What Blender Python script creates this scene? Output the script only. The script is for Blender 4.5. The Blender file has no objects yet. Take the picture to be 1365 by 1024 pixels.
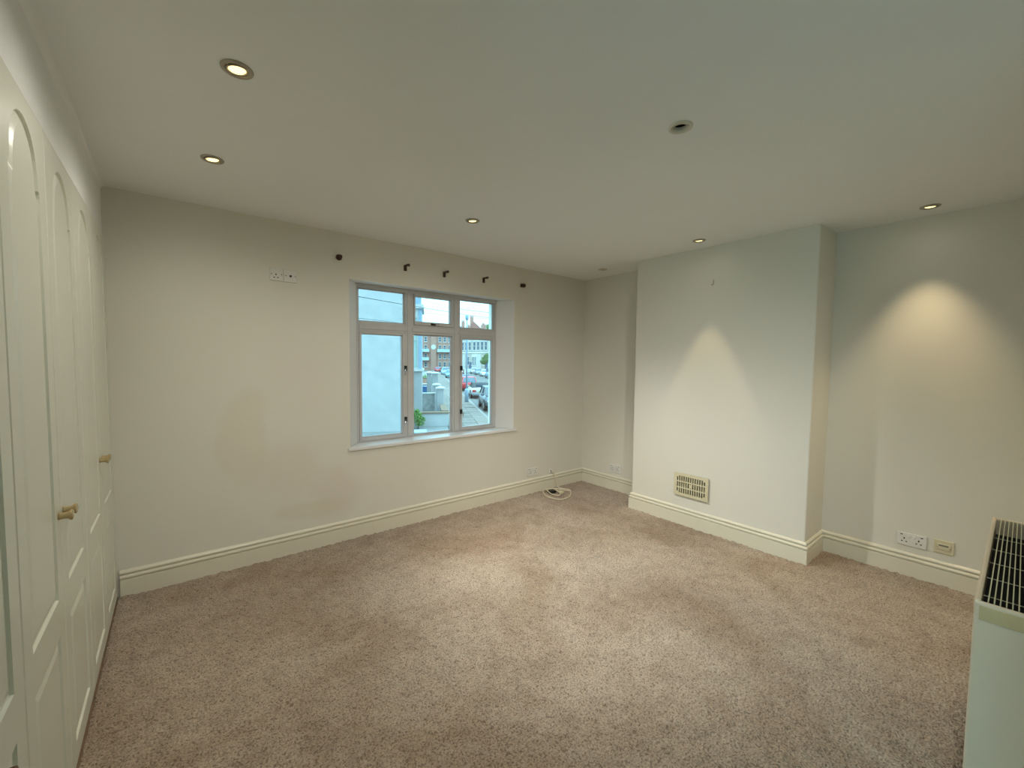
import bpy, bmesh, math, random
import numpy as np
from mathutils import Vector, Matrix
random.seed(7)
rng = np.random.default_rng(5)
SC = bpy.context.scene
COL = SC.collection
PI = math.pi

# ------------------------------------------------------------------ camera
F_PX, CAM_H = 554.7053, 1.42188
yaw, pitch, roll = 0.681334, 0.052146, -0.009865
cy, sy, cp, sp = math.cos(yaw), math.sin(yaw), math.cos(pitch), math.sin(pitch)
fw = Vector((sy*cp, cy*cp, -sp)); rt = Vector((cy, -sy, 0)); dn = fw.cross(rt)
cr, sr = math.cos(roll), math.sin(roll)
rt, dn = cr*rt + sr*dn, -sr*rt + cr*dn
cam_d = bpy.data.cameras.new('camera')
cam_d.sensor_width = 36; cam_d.lens = F_PX/1365*36; cam_d.clip_start = .02; cam_d.clip_end = 600
cam = bpy.data.objects.new('camera', cam_d); COL.objects.link(cam)
up = -dn; bk = -fw
cam.matrix_world = Matrix(((rt.x, up.x, bk.x, 0), (rt.y, up.y, bk.y, 0), (rt.z, up.z, bk.z, CAM_H), (0, 0, 0, 1)))
SC.camera = cam

# ------------------------------------------------------------------ light and exposure
SKY = 2.2
SKY_COL = (.385, .78, .94, 1)
LAMP_BEAM = 19        # watts, a downlight's beam
LAMP_SPILL = 21       # watts, a downlight's wide spill
LAMP_FLOOD = 124       # watts, wide floods: the added unseen fill lamps and the window downlight
SC.view_settings.view_transform = 'Standard'; SC.view_settings.look = 'None'
SC.view_settings.gamma = 1; SC.view_settings.use_curve_mapping = False
SC.view_settings.exposure = 0.32
wd = bpy.data.worlds.new('overcast_sky'); SC.world = wd; wd.use_nodes = True
nt = wd.node_tree; nt.nodes.clear()
out = nt.nodes.new('ShaderNodeOutputWorld'); bg = nt.nodes.new('ShaderNodeBackground')
# overcast sky: three times as bright overhead as at the horizon (CIE overcast), pale cyan like the photo's
tc = nt.nodes.new('ShaderNodeTexCoord'); sep = nt.nodes.new('ShaderNodeSeparateXYZ'); cn = nt.nodes.new('ShaderNodeTexNoise')
cn.inputs['Scale'].default_value = 2.5; cn.inputs['Detail'].default_value = 6
def wmath(op, a, b, c=None, clamp=False):
    m = nt.nodes.new('ShaderNodeMath'); m.operation = op; m.use_clamp = clamp
    for i, v in enumerate((a, b, c)):
        if v is None: continue
        if isinstance(v, (int, float)): m.inputs[i].default_value = v
        else: nt.links.new(v, m.inputs[i])
    return m.outputs[0]
nt.links.new(tc.outputs['Generated'], sep.inputs[0]); nt.links.new(tc.outputs['Generated'], cn.inputs['Vector'])
el = wmath('MAXIMUM', sep.outputs['Z'], 0.0)
lum = wmath('MULTIPLY_ADD', el, 2.0, .93)
lum = wmath('MULTIPLY_ADD', cn.outputs['Fac'], .14, lum)
bg.inputs[0].default_value = SKY_COL
nt.links.new(wmath('MULTIPLY', lum, SKY), bg.inputs[1])
nt.links.new(bg.outputs[0], out.inputs[0])

# ------------------------------------------------------------------ materials
MAT = {}
def mat(name, col, rough=.6, col2=None, nscale=8, nfac=1.0, bump=0, bscale=200, metal=0, emit=None, estr=0, detail=4, spec=.5):
    if name in MAT: return MAT[name]
    m = bpy.data.materials.new(name); m.use_nodes = True; MAT[name] = m
    n = m.node_tree; b = n.nodes['Principled BSDF']
    b.inputs['Roughness'].default_value = rough; b.inputs['Metallic'].default_value = metal
    b.inputs['Specular IOR Level'].default_value = spec
    b.inputs['Base Color'].default_value = (*col, 1)
    t = n.nodes.new('ShaderNodeTexCoord')
    c2 = col2 if col2 else tuple(c*.93 for c in col)
    nz = n.nodes.new('ShaderNodeTexNoise'); nz.inputs['Scale'].default_value = nscale; nz.inputs['Detail'].default_value = detail
    n.links.new(t.outputs['Object'], nz.inputs['Vector'])
    r = n.nodes.new('ShaderNodeValToRGB'); r.color_ramp.elements[0].position = .35; r.color_ramp.elements[1].position = .65
    r.color_ramp.elements[0].color = (*c2, 1); r.color_ramp.elements[1].color = (*col, 1)
    n.links.new(nz.outputs['Fac'], r.inputs[0]); n.links.new(r.outputs[0], b.inputs['Base Color'])
    if bump:
        z = n.nodes.new('ShaderNodeTexNoise'); z.inputs['Scale'].default_value = bscale; z.inputs['Detail'].default_value = 3
        bp = n.nodes.new('ShaderNodeBump'); bp.inputs['Strength'].default_value = bump; bp.inputs['Distance'].default_value = .002
        n.links.new(t.outputs['Object'], z.inputs['Vector']); n.links.new(z.outputs['Fac'], bp.inputs['Height']); n.links.new(bp.outputs[0], b.inputs['Normal'])
    if emit:
        b.inputs['Emission Color'].default_value = (*emit, 1); b.inputs['Emission Strength'].default_value = estr
    return m
WALLC = (.79, .762, .67)
m_wall = mat('wall_paint', WALLC, .75, (.775, .748, .655), 1.2, bump=.12, bscale=260)
m_ceil = mat('ceiling_paint', (.88, .89, .87), .85, (.86, .87, .85), 1.0, bump=.08, bscale=180)
m_gloss = mat('cream_gloss_paint', (.80, .76, .62), .32, (.78, .74, .60), 3)
m_ward = mat('cream_wardrobe_foil', (.79, .80, .69), .28, (.775, .785, .675), 2)
m_wardin = mat('wardrobe_carcass', (.74, .72, .60), .5)
m_knob = mat('beige_lacquered_wood', (.52, .40, .20), .3, (.46, .34, .16), 30)
m_upvc = mat('window_frame_paint', (.60, .60, .60), .35, (.57, .57, .57), 6)
m_sill = mat('white_sill_gloss', (.84, .85, .85), .3, (.81, .82, .82), 5)
m_plate = mat('white_plastic', (.80, .79, .74), .35, (.78, .77, .72), 20)
m_plate2 = mat('cream_plastic', (.72, .66, .46), .4, (.69, .63, .43), 20)
m_black = mat('black_plastic', (.012, .011, .010), .5, (.008, .008, .008), 30)
m_dark = mat('dark_void', (.006, .006, .006), .9, (.004, .004, .004), 30)
m_brown = mat('dark_brown_wood', (.075, .026, .014), .45, (.05, .016, .009), 60)
m_chrome = mat('chrome', (.75, .75, .75), .18, metal=1)
m_bronze = mat('bronze_trim', (.42, .38, .30), .35, (.37, .33, .25), 20, metal=.45)
m_creamring = mat('cream_trim', (.66, .62, .50), .4)
m_heater = mat('heater_enamel', (.78, .67, .50), .42, (.75, .64, .475), 3, bump=.05, bscale=300)
m_heat2 = mat('heater_yellowed_plastic', (.64, .53, .29), .5, (.56, .46, .25), 14)
m_slat = mat('heater_slat', (.62, .62, .42), .45, (.56, .56, .37), 18)
m_cable = mat('ivory_cable', (.74, .68, .50), .45, (.70, .64, .46), 30)
m_varn = mat('varnished_brown_wood', (.16, .08, .03), .22, (.09, .042, .016), 22)
m_bulb = mat('lamp_glow', (1, .9, .6), .5, emit=(1.0, .80, .36), estr=1.6)

def glass_mat(name, tint=(.96, .98, .98), refl=.05):
    m = bpy.data.materials.new(name); m.use_nodes = True; n = m.node_tree; n.nodes.clear(); MAT[name] = m
    o = n.nodes.new('ShaderNodeOutputMaterial'); mixs = n.nodes.new('ShaderNodeMixShader')
    tr = n.nodes.new('ShaderNodeBsdfTransparent'); tr.inputs[0].default_value = (*tint, 1)
    g = n.nodes.new('ShaderNodeBsdfGlossy'); g.inputs['Roughness'].default_value = .01
    lw = n.nodes.new('ShaderNodeFresnel'); lw.inputs[0].default_value = 1.45
    n.links.new(lw.outputs[0], mixs.inputs[0]); n.links.new(tr.outputs[0], mixs.inputs[1]); n.links.new(g.outputs[0], mixs.inputs[2])
    n.links.new(mixs.outputs[0], o.inputs[0]); return m
m_glass = glass_mat('clear_glass')

# ------------------------------------------------------------------ helpers
def obj(name, bm, m, parent=None, smooth=False, bevel=0, loc=None):
    me = bpy.data.meshes.new(name)
    bmesh.ops.recalc_face_normals(bm, faces=bm.faces)
    bm.to_mesh(me); bm.free()
    for mm in (m if isinstance(m, (list, tuple)) else [m]): me.materials.append(mm)
    if smooth:
        for p in me.polygons: p.use_smooth = True
    o = bpy.data.objects.new(name, me); COL.objects.link(o)
    if parent: o.parent = parent
    if loc: o.location = loc
    if bevel:
        b = o.modifiers.new('bevel', 'BEVEL'); b.width = bevel; b.segments = 2; b.limit_method = 'ANGLE'; b.angle_limit = .6
    return o
def tag(o, label=None, cat=None, group=None, kind=None):
    if label: o['label'] = label
    if cat: o['category'] = cat
    if group: o['group'] = group
    if kind: o['kind'] = kind
    return o
def thing(name, label, cat, loc=(0, 0, 0), rz=0, group=None):
    o = bpy.data.objects.new(name, None); COL.objects.link(o); o.location = loc; o.rotation_euler = (0, 0, rz)
    o.empty_display_size = .05
    return tag(o, label, cat, group)
def copy_tree(o, parent=None, **kw):
    c = o.copy(); COL.objects.link(c)
    if parent: c.parent = parent
    for ch in list(o.children): copy_tree(ch, c)
    return c
def box(bm, x0, x1, y0, y1, z0, z1, mi=0):
    v = [bm.verts.new(p) for p in ((x0, y0, z0), (x1, y0, z0), (x1, y1, z0), (x0, y1, z0), (x0, y0, z1), (x1, y0, z1), (x1, y1, z1), (x0, y1, z1))]
    for f in ((0, 3, 2, 1), (4, 5, 6, 7), (0, 1, 5, 4), (1, 2, 6, 5), (2, 3, 7, 6), (3, 0, 4, 7)):
        bm.faces.new([v[i] for i in f]).material_index = mi
    return bm
def bx(*a): return box(bmesh.new(), *a)
def quad(bm, *pts, mi=0):
    f = bm.faces.new([bm.verts.new(p) for p in pts]); f.material_index = mi; return f
def lathe(prof, seg=24, axis='z', bm=None, at=(0, 0, 0), caps=True):
    """prof: list of (radius, height)"""
    bm = bm or bmesh.new(); rings = []
    def P(r, h, a):
        c, s = r*math.cos(a), r*math.sin(a)
        p = {'z': (c, s, h), 'x': (h, c, s), 'y': (c, h, s)}[axis]
        return (p[0]+at[0], p[1]+at[1], p[2]+at[2])
    for r, h in prof: rings.append([bm.verts.new(P(r, h, 2*PI*i/seg)) for i in range(seg)])
    for a, b in zip(rings, rings[1:]):
        for i in range(seg): bm.faces.new((a[i], a[(i+1) % seg], b[(i+1) % seg], b[i]))
    if caps:
        if prof[0][0] > 1e-6: bm.faces.new(rings[0])
        if prof[-1][0] > 1e-6: bm.faces.new(rings[-1])
    return bm
def tube(pts, r, seg=8, bm=None):
    bm = bm or bmesh.new(); pts = [Vector(p) for p in pts]; rings = []
    for i, p in enumerate(pts):
        t = (pts[min(i+1, len(pts)-1)] - pts[max(i-1, 0)]).normalized()
        a = Vector((0, 0, 1)) if abs(t.z) < .9 else Vector((1, 0, 0))
        u = t.cross(a).normalized(); v = t.cross(u)
        rr = r[i] if isinstance(r, (list, tuple)) else r
        rings.append([bm.verts.new(p + u*rr*math.cos(2*PI*k/seg) + v*rr*math.sin(2*PI*k/seg)) for k in range(seg)])
    for a, b in zip(rings, rings[1:]):
        for k in range(seg): bm.faces.new((a[k], a[(k+1) % seg], b[(k+1) % seg], b[k]))
    bm.faces.new(rings[0]); bm.faces.new(rings[-1])
    return bm
def spline(pts, n=8):
    pts = [Vector(p) for p in pts]; out = []
    for i in range(len(pts)-1):
        p0, p1, p2, p3 = pts[max(i-1, 0)], pts[i], pts[i+1], pts[min(i+2, len(pts)-1)]
        for k in range(n):
            t = k/n
            out.append(.5*((2*p1) + (p2-p0)*t + (2*p0-5*p1+4*p2-p3)*t*t + (3*p1-p0-3*p2+p3)*t**3))
    out.append(pts[-1]); return out
def fill(bm, loops, mi=0):
    """fill a planar region bounded by vert loops (outer and holes)"""
    es = []
    for L in loops:
        for a, b in zip(L, L[1:]+L[:1]):
            es.append(bm.edges.get((a, b)) or bm.edges.new((a, b)))
    r = bmesh.ops.triangle_fill(bm, use_beauty=True, use_dissolve=False, edges=es)
    for f in r['geom']:
        if isinstance(f, bmesh.types.BMFace): f.material_index = mi
def struct(o): o['kind'] = 'structure'; return o
def ray(u, v):
    return rt*((u-682.5)/F_PX) + dn*((v-512)/F_PX) + fw
def atz(u, v, z):
    d = ray(u, v); return Vector((0, 0, CAM_H)) + d*((z-CAM_H)/d.z)
def aty(u, v, y):
    d = ray(u, v); return Vector((0, 0, CAM_H)) + d*(y/d.y)
def atd(u, v, dist):
    d = ray(u, v); return Vector((0, 0, CAM_H)) + d*(dist/math.hypot(d.x, d.y))

# ------------------------------------------------------------------ room dimensions
H = 2.40
D = 3.347                 # window wall
L = -.297                 # wardrobe fronts
LB = -.3013               # bulkhead above the wardrobes
LW = -.92                 # wall behind the wardrobes
RA, RC, RR = 3.818, 3.4754, 3.8555
Y1, Y2 = 2.393, .939
YB = -.125                # wall behind the heater
XN, YN = 1.62, -1.9       # the entrance bay the photograph was taken from
FY = D + .17              # window frame plane
WX0, WX1, WZ0, WZ1 = 1.0694, 2.7382, .728, 2.0587
FX0, FX1, FZ0, FZ1 = 1.1832, 2.6277, .7337, 2.0658
DL = [(.189, 1.721, 1), (.169, 2.551, 1), (1.629, 2.46, 1), (3.494, 2.825, 0), (3.25, 1.675, 1), (3.615, .415, 1), (1.648, .945, 0)]
DL_FILL = [(.62, .10), (1.12, -.03)]  # unseen fill downlights added near the camera to brighten the room
HOLE = .036

# ------------------------------------------------------------------ room shell
bm = bmesh.new()
TOP = H
def rect(y, x0, x1, z0, z1): quad(bm, (x0, y, z0), (x1, y, z0), (x1, y, z1), (x0, y, z1))
rect(D, LW, WX0, 0, H); rect(D, WX1, RA, 0, H); rect(D, WX0, WX1, 0, WZ0); rect(D, WX0, WX1, WZ1, H)
yo = FY + .13
rect(yo, LW-.3, FX0, -1.5, 4.0); rect(yo, FX1, 5.2, -1.5, 4.0); rect(yo, FX0, FX1, -1.5, FZ0); rect(yo, FX0, FX1, FZ1, 4.0)
for a, b in ((FX0, WX0), (FX1, WX1)):
    quad(bm, (a, FY, FZ0), (a, yo, FZ0), (a, yo, FZ1), (a, FY, FZ1))
quad(bm, (FX0, FY, FZ0), (FX1, FY, FZ0), (FX1, yo, FZ0), (FX0, yo, FZ0)); quad(bm, (FX0, FY, FZ1), (FX1, FY, FZ1), (FX1, yo, FZ1), (FX0, yo, FZ1))
wf = struct(obj('wall_front', bm, m_wall))
# damp stains on the window wall: tan and pinkish patches of their own shape
def add_stains(m, blobs):
    n = m.node_tree; b = n.nodes['Principled BSDF']; src = b.inputs['Base Color'].links[0].from_socket
    t = n.nodes.new('ShaderNodeTexCoord'); nz = n.nodes.new('ShaderNodeTexNoise'); nz.inputs['Scale'].default_value = 3.2; nz.inputs['Detail'].default_value = 5
    n.links.new(t.outputs['Object'], nz.inputs['Vector'])
    for (x, y, z, rx, rz, col, amt, soft) in blobs:
        mp = n.nodes.new('ShaderNodeMapping'); mp.vector_type = 'TEXTURE'
        mp.inputs['Location'].default_value = (x, y, z); mp.inputs['Scale'].default_value = (rx, 1, rz)
        n.links.new(t.outputs['Object'], mp.inputs[0])
        ln = n.nodes.new('ShaderNodeVectorMath'); ln.operation = 'LENGTH'; n.links.new(mp.outputs[0], ln.inputs[0])
        ad = n.nodes.new('ShaderNodeMath'); ad.operation = 'MULTIPLY_ADD'; n.links.new(nz.outputs['Fac'], ad.inputs[0]); ad.inputs[1].default_value = 1.5; n.links.new(ln.outputs['Value'], ad.inputs[2])
        mr = n.nodes.new('ShaderNodeMapRange'); mr.inputs['From Min'].default_value = 1.75; mr.inputs['From Max'].default_value = 1.75-soft
        mr.inputs['To Max'].default_value = amt
        n.links.new(ad.outputs[0], mr.inputs['Value'])
        mi = n.nodes.new('ShaderNodeMix'); mi.data_type = 'RGBA'; mi.inputs['B'].default_value = (*col, 1)
        n.links.new(mr.outputs[0], mi.inputs['Factor']); n.links.new(src, mi.inputs['A']); src = mi.outputs['Result']
    n.links.new(src, b.inputs['Base Color'])
m_wallf = m_wall.copy(); m_wallf.name = 'wall_paint_stained'
add_stains(m_wallf, [(.36, D, .86, .17, .34, (.735, .67, .52), .45, .3), (.62, D, .62, .28, .30, (.745, .675, .58), .5, .5),
                     (.95, D, .42, .2, .25, (.735, .66, .57), .5, .5), (.72, D, .30, .3, .08, (.70, .64, .48), .4, .4), (.75, D, 1.35, .3, .4, (.76, .70, .61), .4, .7)])
wf.data.materials[0] = m_wallf
bm = bmesh.new()
for a, b in ((WX0, FX0), (WX1, FX1)):
    quad(bm, (a, D, WZ0), (b, FY, WZ0), (b, FY, FZ1), (a, D, WZ1))
quad(bm, (WX0, D, WZ1), (WX1, D, WZ1), (FX1, FY, FZ1), (FX0, FY, FZ1))
struct(obj('trim_1', bm, mat('reveal_paint', (.84, .85, .84), .5, (.82, .83, .82), 2)))

bm = bmesh.new()
quad(bm, (RA, Y1, 0), (RA, D, 0), (RA, D, H), (RA, Y1, H))
struct(obj('wall_right', bm, m_wall))
bm = bmesh.new()   # chimney breast with rounded plaster corners
CT = 3.490         # leans a touch, as old plaster does
quad(bm, (RA+.1, Y1, 0), (RC, Y1, 0), (RC, Y1, H), (RA+.1, Y1, H))
quad(bm, (RC, Y1, 0), (RC, Y2, 0), (CT+.008, Y2, H), (RC, Y1, H))
quad(bm, (RC, Y2, 0), (RR+.08, Y2, 0), (RR+.08, Y2-.02, H), (CT+.008, Y2, H))
bmesh.ops.remove_doubles(bm, verts=bm.verts, dist=.0005)
struct(obj('wall_chimney', bm, m_wall, bevel=.008))
bm = bmesh.new()
quad(bm, (RR, Y2+.01, 0), (RR, YB, 0), (RR, YB, H), (RR-.03, Y2+.01, H))
struct(obj('wall_alcove', bm, m_wall))
bm = bmesh.new()
quad(bm, (XN, YB, 0), (RR, YB, 0), (RR, YB, H), (XN, YB, H))
quad(bm, (XN, YB, 0), (XN, YN, 0), (XN, YN, H), (XN, YB, H))
quad(bm, (XN, YN, 0), (LW, YN, 0), (LW, YN, H), (XN, YN, H))
struct(obj('wall_back', bm, m_wall))
bm = bmesh.new()
BD0, BD1, BDH = -1.75, .30, 2.10     # opening for the added, unseen balcony door
for a, b, z0, z1 in ((YN, BD0, 0, H), (BD1, D, 0, H), (BD0, BD1, BDH, H)): quad(bm, (LW, a, z0), (LW, b, z0), (LW, b, z1), (LW, a, z1))
for a in (BD0, BD1): quad(bm, (LW, a, 0), (LW-.22, a, 0), (LW-.22, a, BDH), (LW, a, BDH))
quad(bm, (LW, BD0, BDH), (LW-.22, BD0, BDH), (LW-.22, BD1, BDH), (LW, BD1, BDH))
quad(bm, (LW-.22, YN-.3, BDH), (LW-.22, D+.3, BDH), (LW-.22, D+.3, H+.3), (LW-.22, YN-.3, H+.3)); quad(bm, (LW-.22, YN-.3, -.1), (LW-.22, BD0, -.1), (LW-.22, BD0, BDH), (LW-.22, YN-.3, BDH)); quad(bm, (LW-.22, BD1, -.1), (LW-.22, D+.3, -.1), (LW-.22, D+.3, BDH), (LW-.22, BD1, BDH))
# bulkhead over the wardrobes, with a soft plaster curve into the ceiling
prof = [(LB, 2.1332)] + [(LB+.022*(1-math.cos(a)), H-.022+.022*math.sin(a)) for a in np.linspace(0, PI/2, 7)]
rows = [[bm.verts.new((x, y, z)) for x, z in prof] for y in (.06, D)]
for i in range(len(prof)-1): bm.faces.new((rows[0][i], rows[0][i+1], rows[1][i+1], rows[1][i]))
quad(bm, (LB, .06, 2.1332), (LW, .06, 2.1332), (LW, D, 2.1332), (LB, D, 2.1332))
quad(bm, (LB, .06, 2.1332), (LW, .06, 2.1332), (LW, .06, H), (LB, .06, H))
struct(obj('wall_left', bm, m_ceil, smooth=False))

bm = bmesh.new()
outer = [bm.verts.new(p) for p in ((LW, YN, H), (RR, YN, H), (RR, D, H), (LW, D, H))]
loops = [outer]
for x, y in [d[:2] for d in DL]+DL_FILL:
    loops.append([bm.verts.new((x+HOLE*math.cos(2*PI*k/24), y+HOLE*math.sin(2*PI*k/24), H)) for k in range(24)])
fill(bm, loops)
struct(obj('ceiling', bm, m_ceil))
bm = bmesh.new()   # the slab above keeps daylight out of the holes
box(bm, LW-.1, RR+.15, YN-.1, D+.1, H+.12, H+.2)
for a in ((LW-.1, LW-.05, YN-.1, D+.1), (RR+.1, RR+.15, YN-.1, D+.1), (LW-.1, RR+.15, YN-.1, YN-.05)): box(bm, *a, H-.01, H+.12)
struct(obj('ceiling_slab', bm, m_ceil))

# floor and carpet
fb = bx(LW-.3, RR+.3, YN-.3, yo-.002, -.06, -.012); box(fb, LW, XN, YN, YB+.008, -.012, 0); box(fb, LW, L-.02, YB+.0085, .535, -.012, 0)
struct(obj('floor', fb, mat('floorboards', (.3, .2, .12), .7)))
m_carpet = bpy.data.materials.new('beige_twist_carpet'); m_carpet.use_nodes = True
def carpet_material(m):
    n = m.node_tree; b = n.nodes['Principled BSDF']; b.inputs['Roughness'].default_value = .95; b.inputs['Specular IOR Level'].default_value = .1
    b.inputs['Sheen Weight'].default_value = .15
    t = n.nodes.new('ShaderNodeTexCoord')
    def noise(sc, det=3, dist=0):
        z = n.nodes.new('ShaderNodeTexNoise'); z.inputs['Scale'].default_value = sc; z.inputs['Detail'].default_value = det; z.inputs['Distortion'].default_value = dist
        n.links.new(t.outputs['Object'], z.inputs['Vector']); return z.outputs['Fac']
    def ramp(s, *els):
        r = n.nodes.new('ShaderNodeValToRGB'); e = r.color_ramp.elements
        while len(e) < len(els): e.new(.5)
        for k, (p, c) in enumerate(els): e[k].position = p; e[k].color = (*c, 1)
        n.links.new(s, r.inputs[0]); return r.outputs[0]
    def mul(a, bsock, f=1.0):
        x = n.nodes.new('ShaderNodeMix'); x.data_type = 'RGBA'; x.blend_type = 'MULTIPLY'; x.inputs['Factor'].default_value = f
        n.links.new(a, x.inputs['A']); n.links.new(bsock, x.inputs['B']); return x.outputs['Result']
    big = ramp(noise(1.3, 6, .6), (.32, (.37, .275, .19)), (.5, (.46, .37, .28)), (.68, (.53, .445, .35)))
    mid = ramp(noise(9, 4, .5), (.3, (.80, .78, .76)), (.6, (1, 1, 1)))
    tuft = ramp(noise(135, 3), (.34, (.46, .43, .41)), (.47, (.93, .92, .91)), (.62, (1.24, 1.24, 1.24)))
    dent = ramp(noise(4.2, 5, 1.2), (.30, (.70, .66, .62)), (.40, (1, 1, 1)))
    c = mul(mul(mul(big, mid, .8), tuft, .95), dent, .35)
    n.links.new(c, b.inputs['Base Color'])
    v = n.nodes.new('ShaderNodeTexVoronoi'); v.inputs['Scale'].default_value = 150; n.links.new(t.outputs['Object'], v.inputs['Vector'])
    bp = n.nodes.new('ShaderNodeBump'); bp.inputs['Strength'].default_value = 1.0; bp.inputs['Distance'].default_value = .006; bp.invert = True
    n.links.new(v.outputs['Distance'], bp.inputs['Height']); n.links.new(bp.outputs[0], b.inputs['Normal'])
carpet_material(m_carpet)
def carpet():
    xs = np.arange(-.2925, RR-.004, .0062); ys = np.arange(YB+.01, D-.004, .0062)
    nx, ny = len(xs), len(ys)
    X, Y = np.meshgrid(xs, ys)
    def blur(a, k):
        for _ in range(k):
            a = (np.roll(a, 1, 0)+np.roll(a, -1, 0)+2*a)/4; a = (np.roll(a, 1, 1)+np.roll(a, -1, 1)+2*a)/4
        return a
    h = blur(rng.normal(size=X.shape), 1); h = h/h.std()*.0021; k2 = blur(rng.normal(size=X.shape), 3); h += k2/k2.std()*.0016
    g = blur(rng.normal(size=X.shape), 12); h += g/g.std()*.0012
    # trodden ripples and furniture dents
    h += .0012*np.sin(9*X+4*np.sin(3*Y))*np.sin(5*Y+2*np.sin(4*X))
    Z = h - .002
    co = np.stack([X+rng.normal(size=X.shape)*.0012, Y+rng.normal(size=X.shape)*.0012, Z], -1).reshape(-1, 3)
    idx = np.arange(nx*ny).reshape(ny, nx)
    q = np.stack([idx[:-1, :-1], idx[:-1, 1:], idx[1:, 1:], idx[1:, :-1]], -1).reshape(-1, 4)
    cx, cyy = co[q[:, 0], 0], co[q[:, 0], 1]
    keep = ~(((cx > RC-.01) & (cyy < Y1+.01) & (cyy > Y2-.01)) | ((cyy > Y1) & (cx > RA-.01)))
    q = q[keep]
    me = bpy.data.meshes.new('carpet')
    me.vertices.add(len(co)); me.vertices.foreach_set('co', co.ravel())
    me.loops.add(q.size); me.loops.foreach_set('vertex_index', q.ravel().astype(np.int32))
    me.polygons.add(len(q)); me.polygons.foreach_set('loop_start', np.arange(0, q.size, 4, dtype=np.int32))
    me.update(calc_edges=True); me.validate()
    me.polygons.foreach_set('use_smooth', np.ones(len(q), bool))
    me.materials.append(m_carpet)
    o = bpy.data.objects.new('carpet', me); COL.objects.link(o)
    tag(o, 'worn beige brown twist pile carpet covering the whole floor', 'carpet', kind='stuff')
carpet()

# skirting boards: tall ogee profile swept along the walls
SK = [(0, -.016), (.021, -.016), (.021, .100), (.010, .1025), (.010, .108), (.021, .110), (.0215, .115), (.019, .122), (.013, .126), (.003, .128), (.003, .134), (.014, .136), (.014, .142), (.011, .148), (.004, .154), (0, .156)]
def skirting(name, path, closed_ends=True):
    """path: floor points, room on the left hand side when walking"""
    bm = bmesh.new(); pts = [Vector((*p, 0)) for p in path]; rows = []
    for i, p in enumerate(pts):
        dirs = []
        if i > 0: dirs.append((p-pts[i-1]).normalized())
        if i < len(pts)-1: dirs.append((pts[i+1]-p).normalized())
        ns = [Vector((-d.y, d.x, 0)) for d in dirs]
        if len(ns) == 2:
            nn = (ns[0]+ns[1]).normalized(); nn = nn/max(.3, nn.dot(ns[0]))
        else: nn = ns[0]
        rows.append([bm.verts.new((p.x+nn.x*d, p.y+nn.y*d, z)) for d, z in SK])
    for a, b in zip(rows, rows[1:]):
        for k in range(len(SK)-1): bm.faces.new((a[k], b[k], b[k+1], a[k+1]))
    for r in (rows[0], rows[-1]): bm.faces.new(r)
    return struct(obj(name, bm, m_gloss))
skirting('baseboard_front', [(RA, D), (-.285, D)])
skirting('baseboard_right', [(RA, Y1), (RA, D-.0225)])
skirting('baseboard_chimney', [(RR-.0225, Y2), (RC, Y2), (RC, Y1), (RA-.0225, Y1)])
skirting('baseboard_alcove', [(RR, YB), (RR, Y2)])
skirting('baseboard_back', [(XN, YB), (RR-.0225, YB)])

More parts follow.
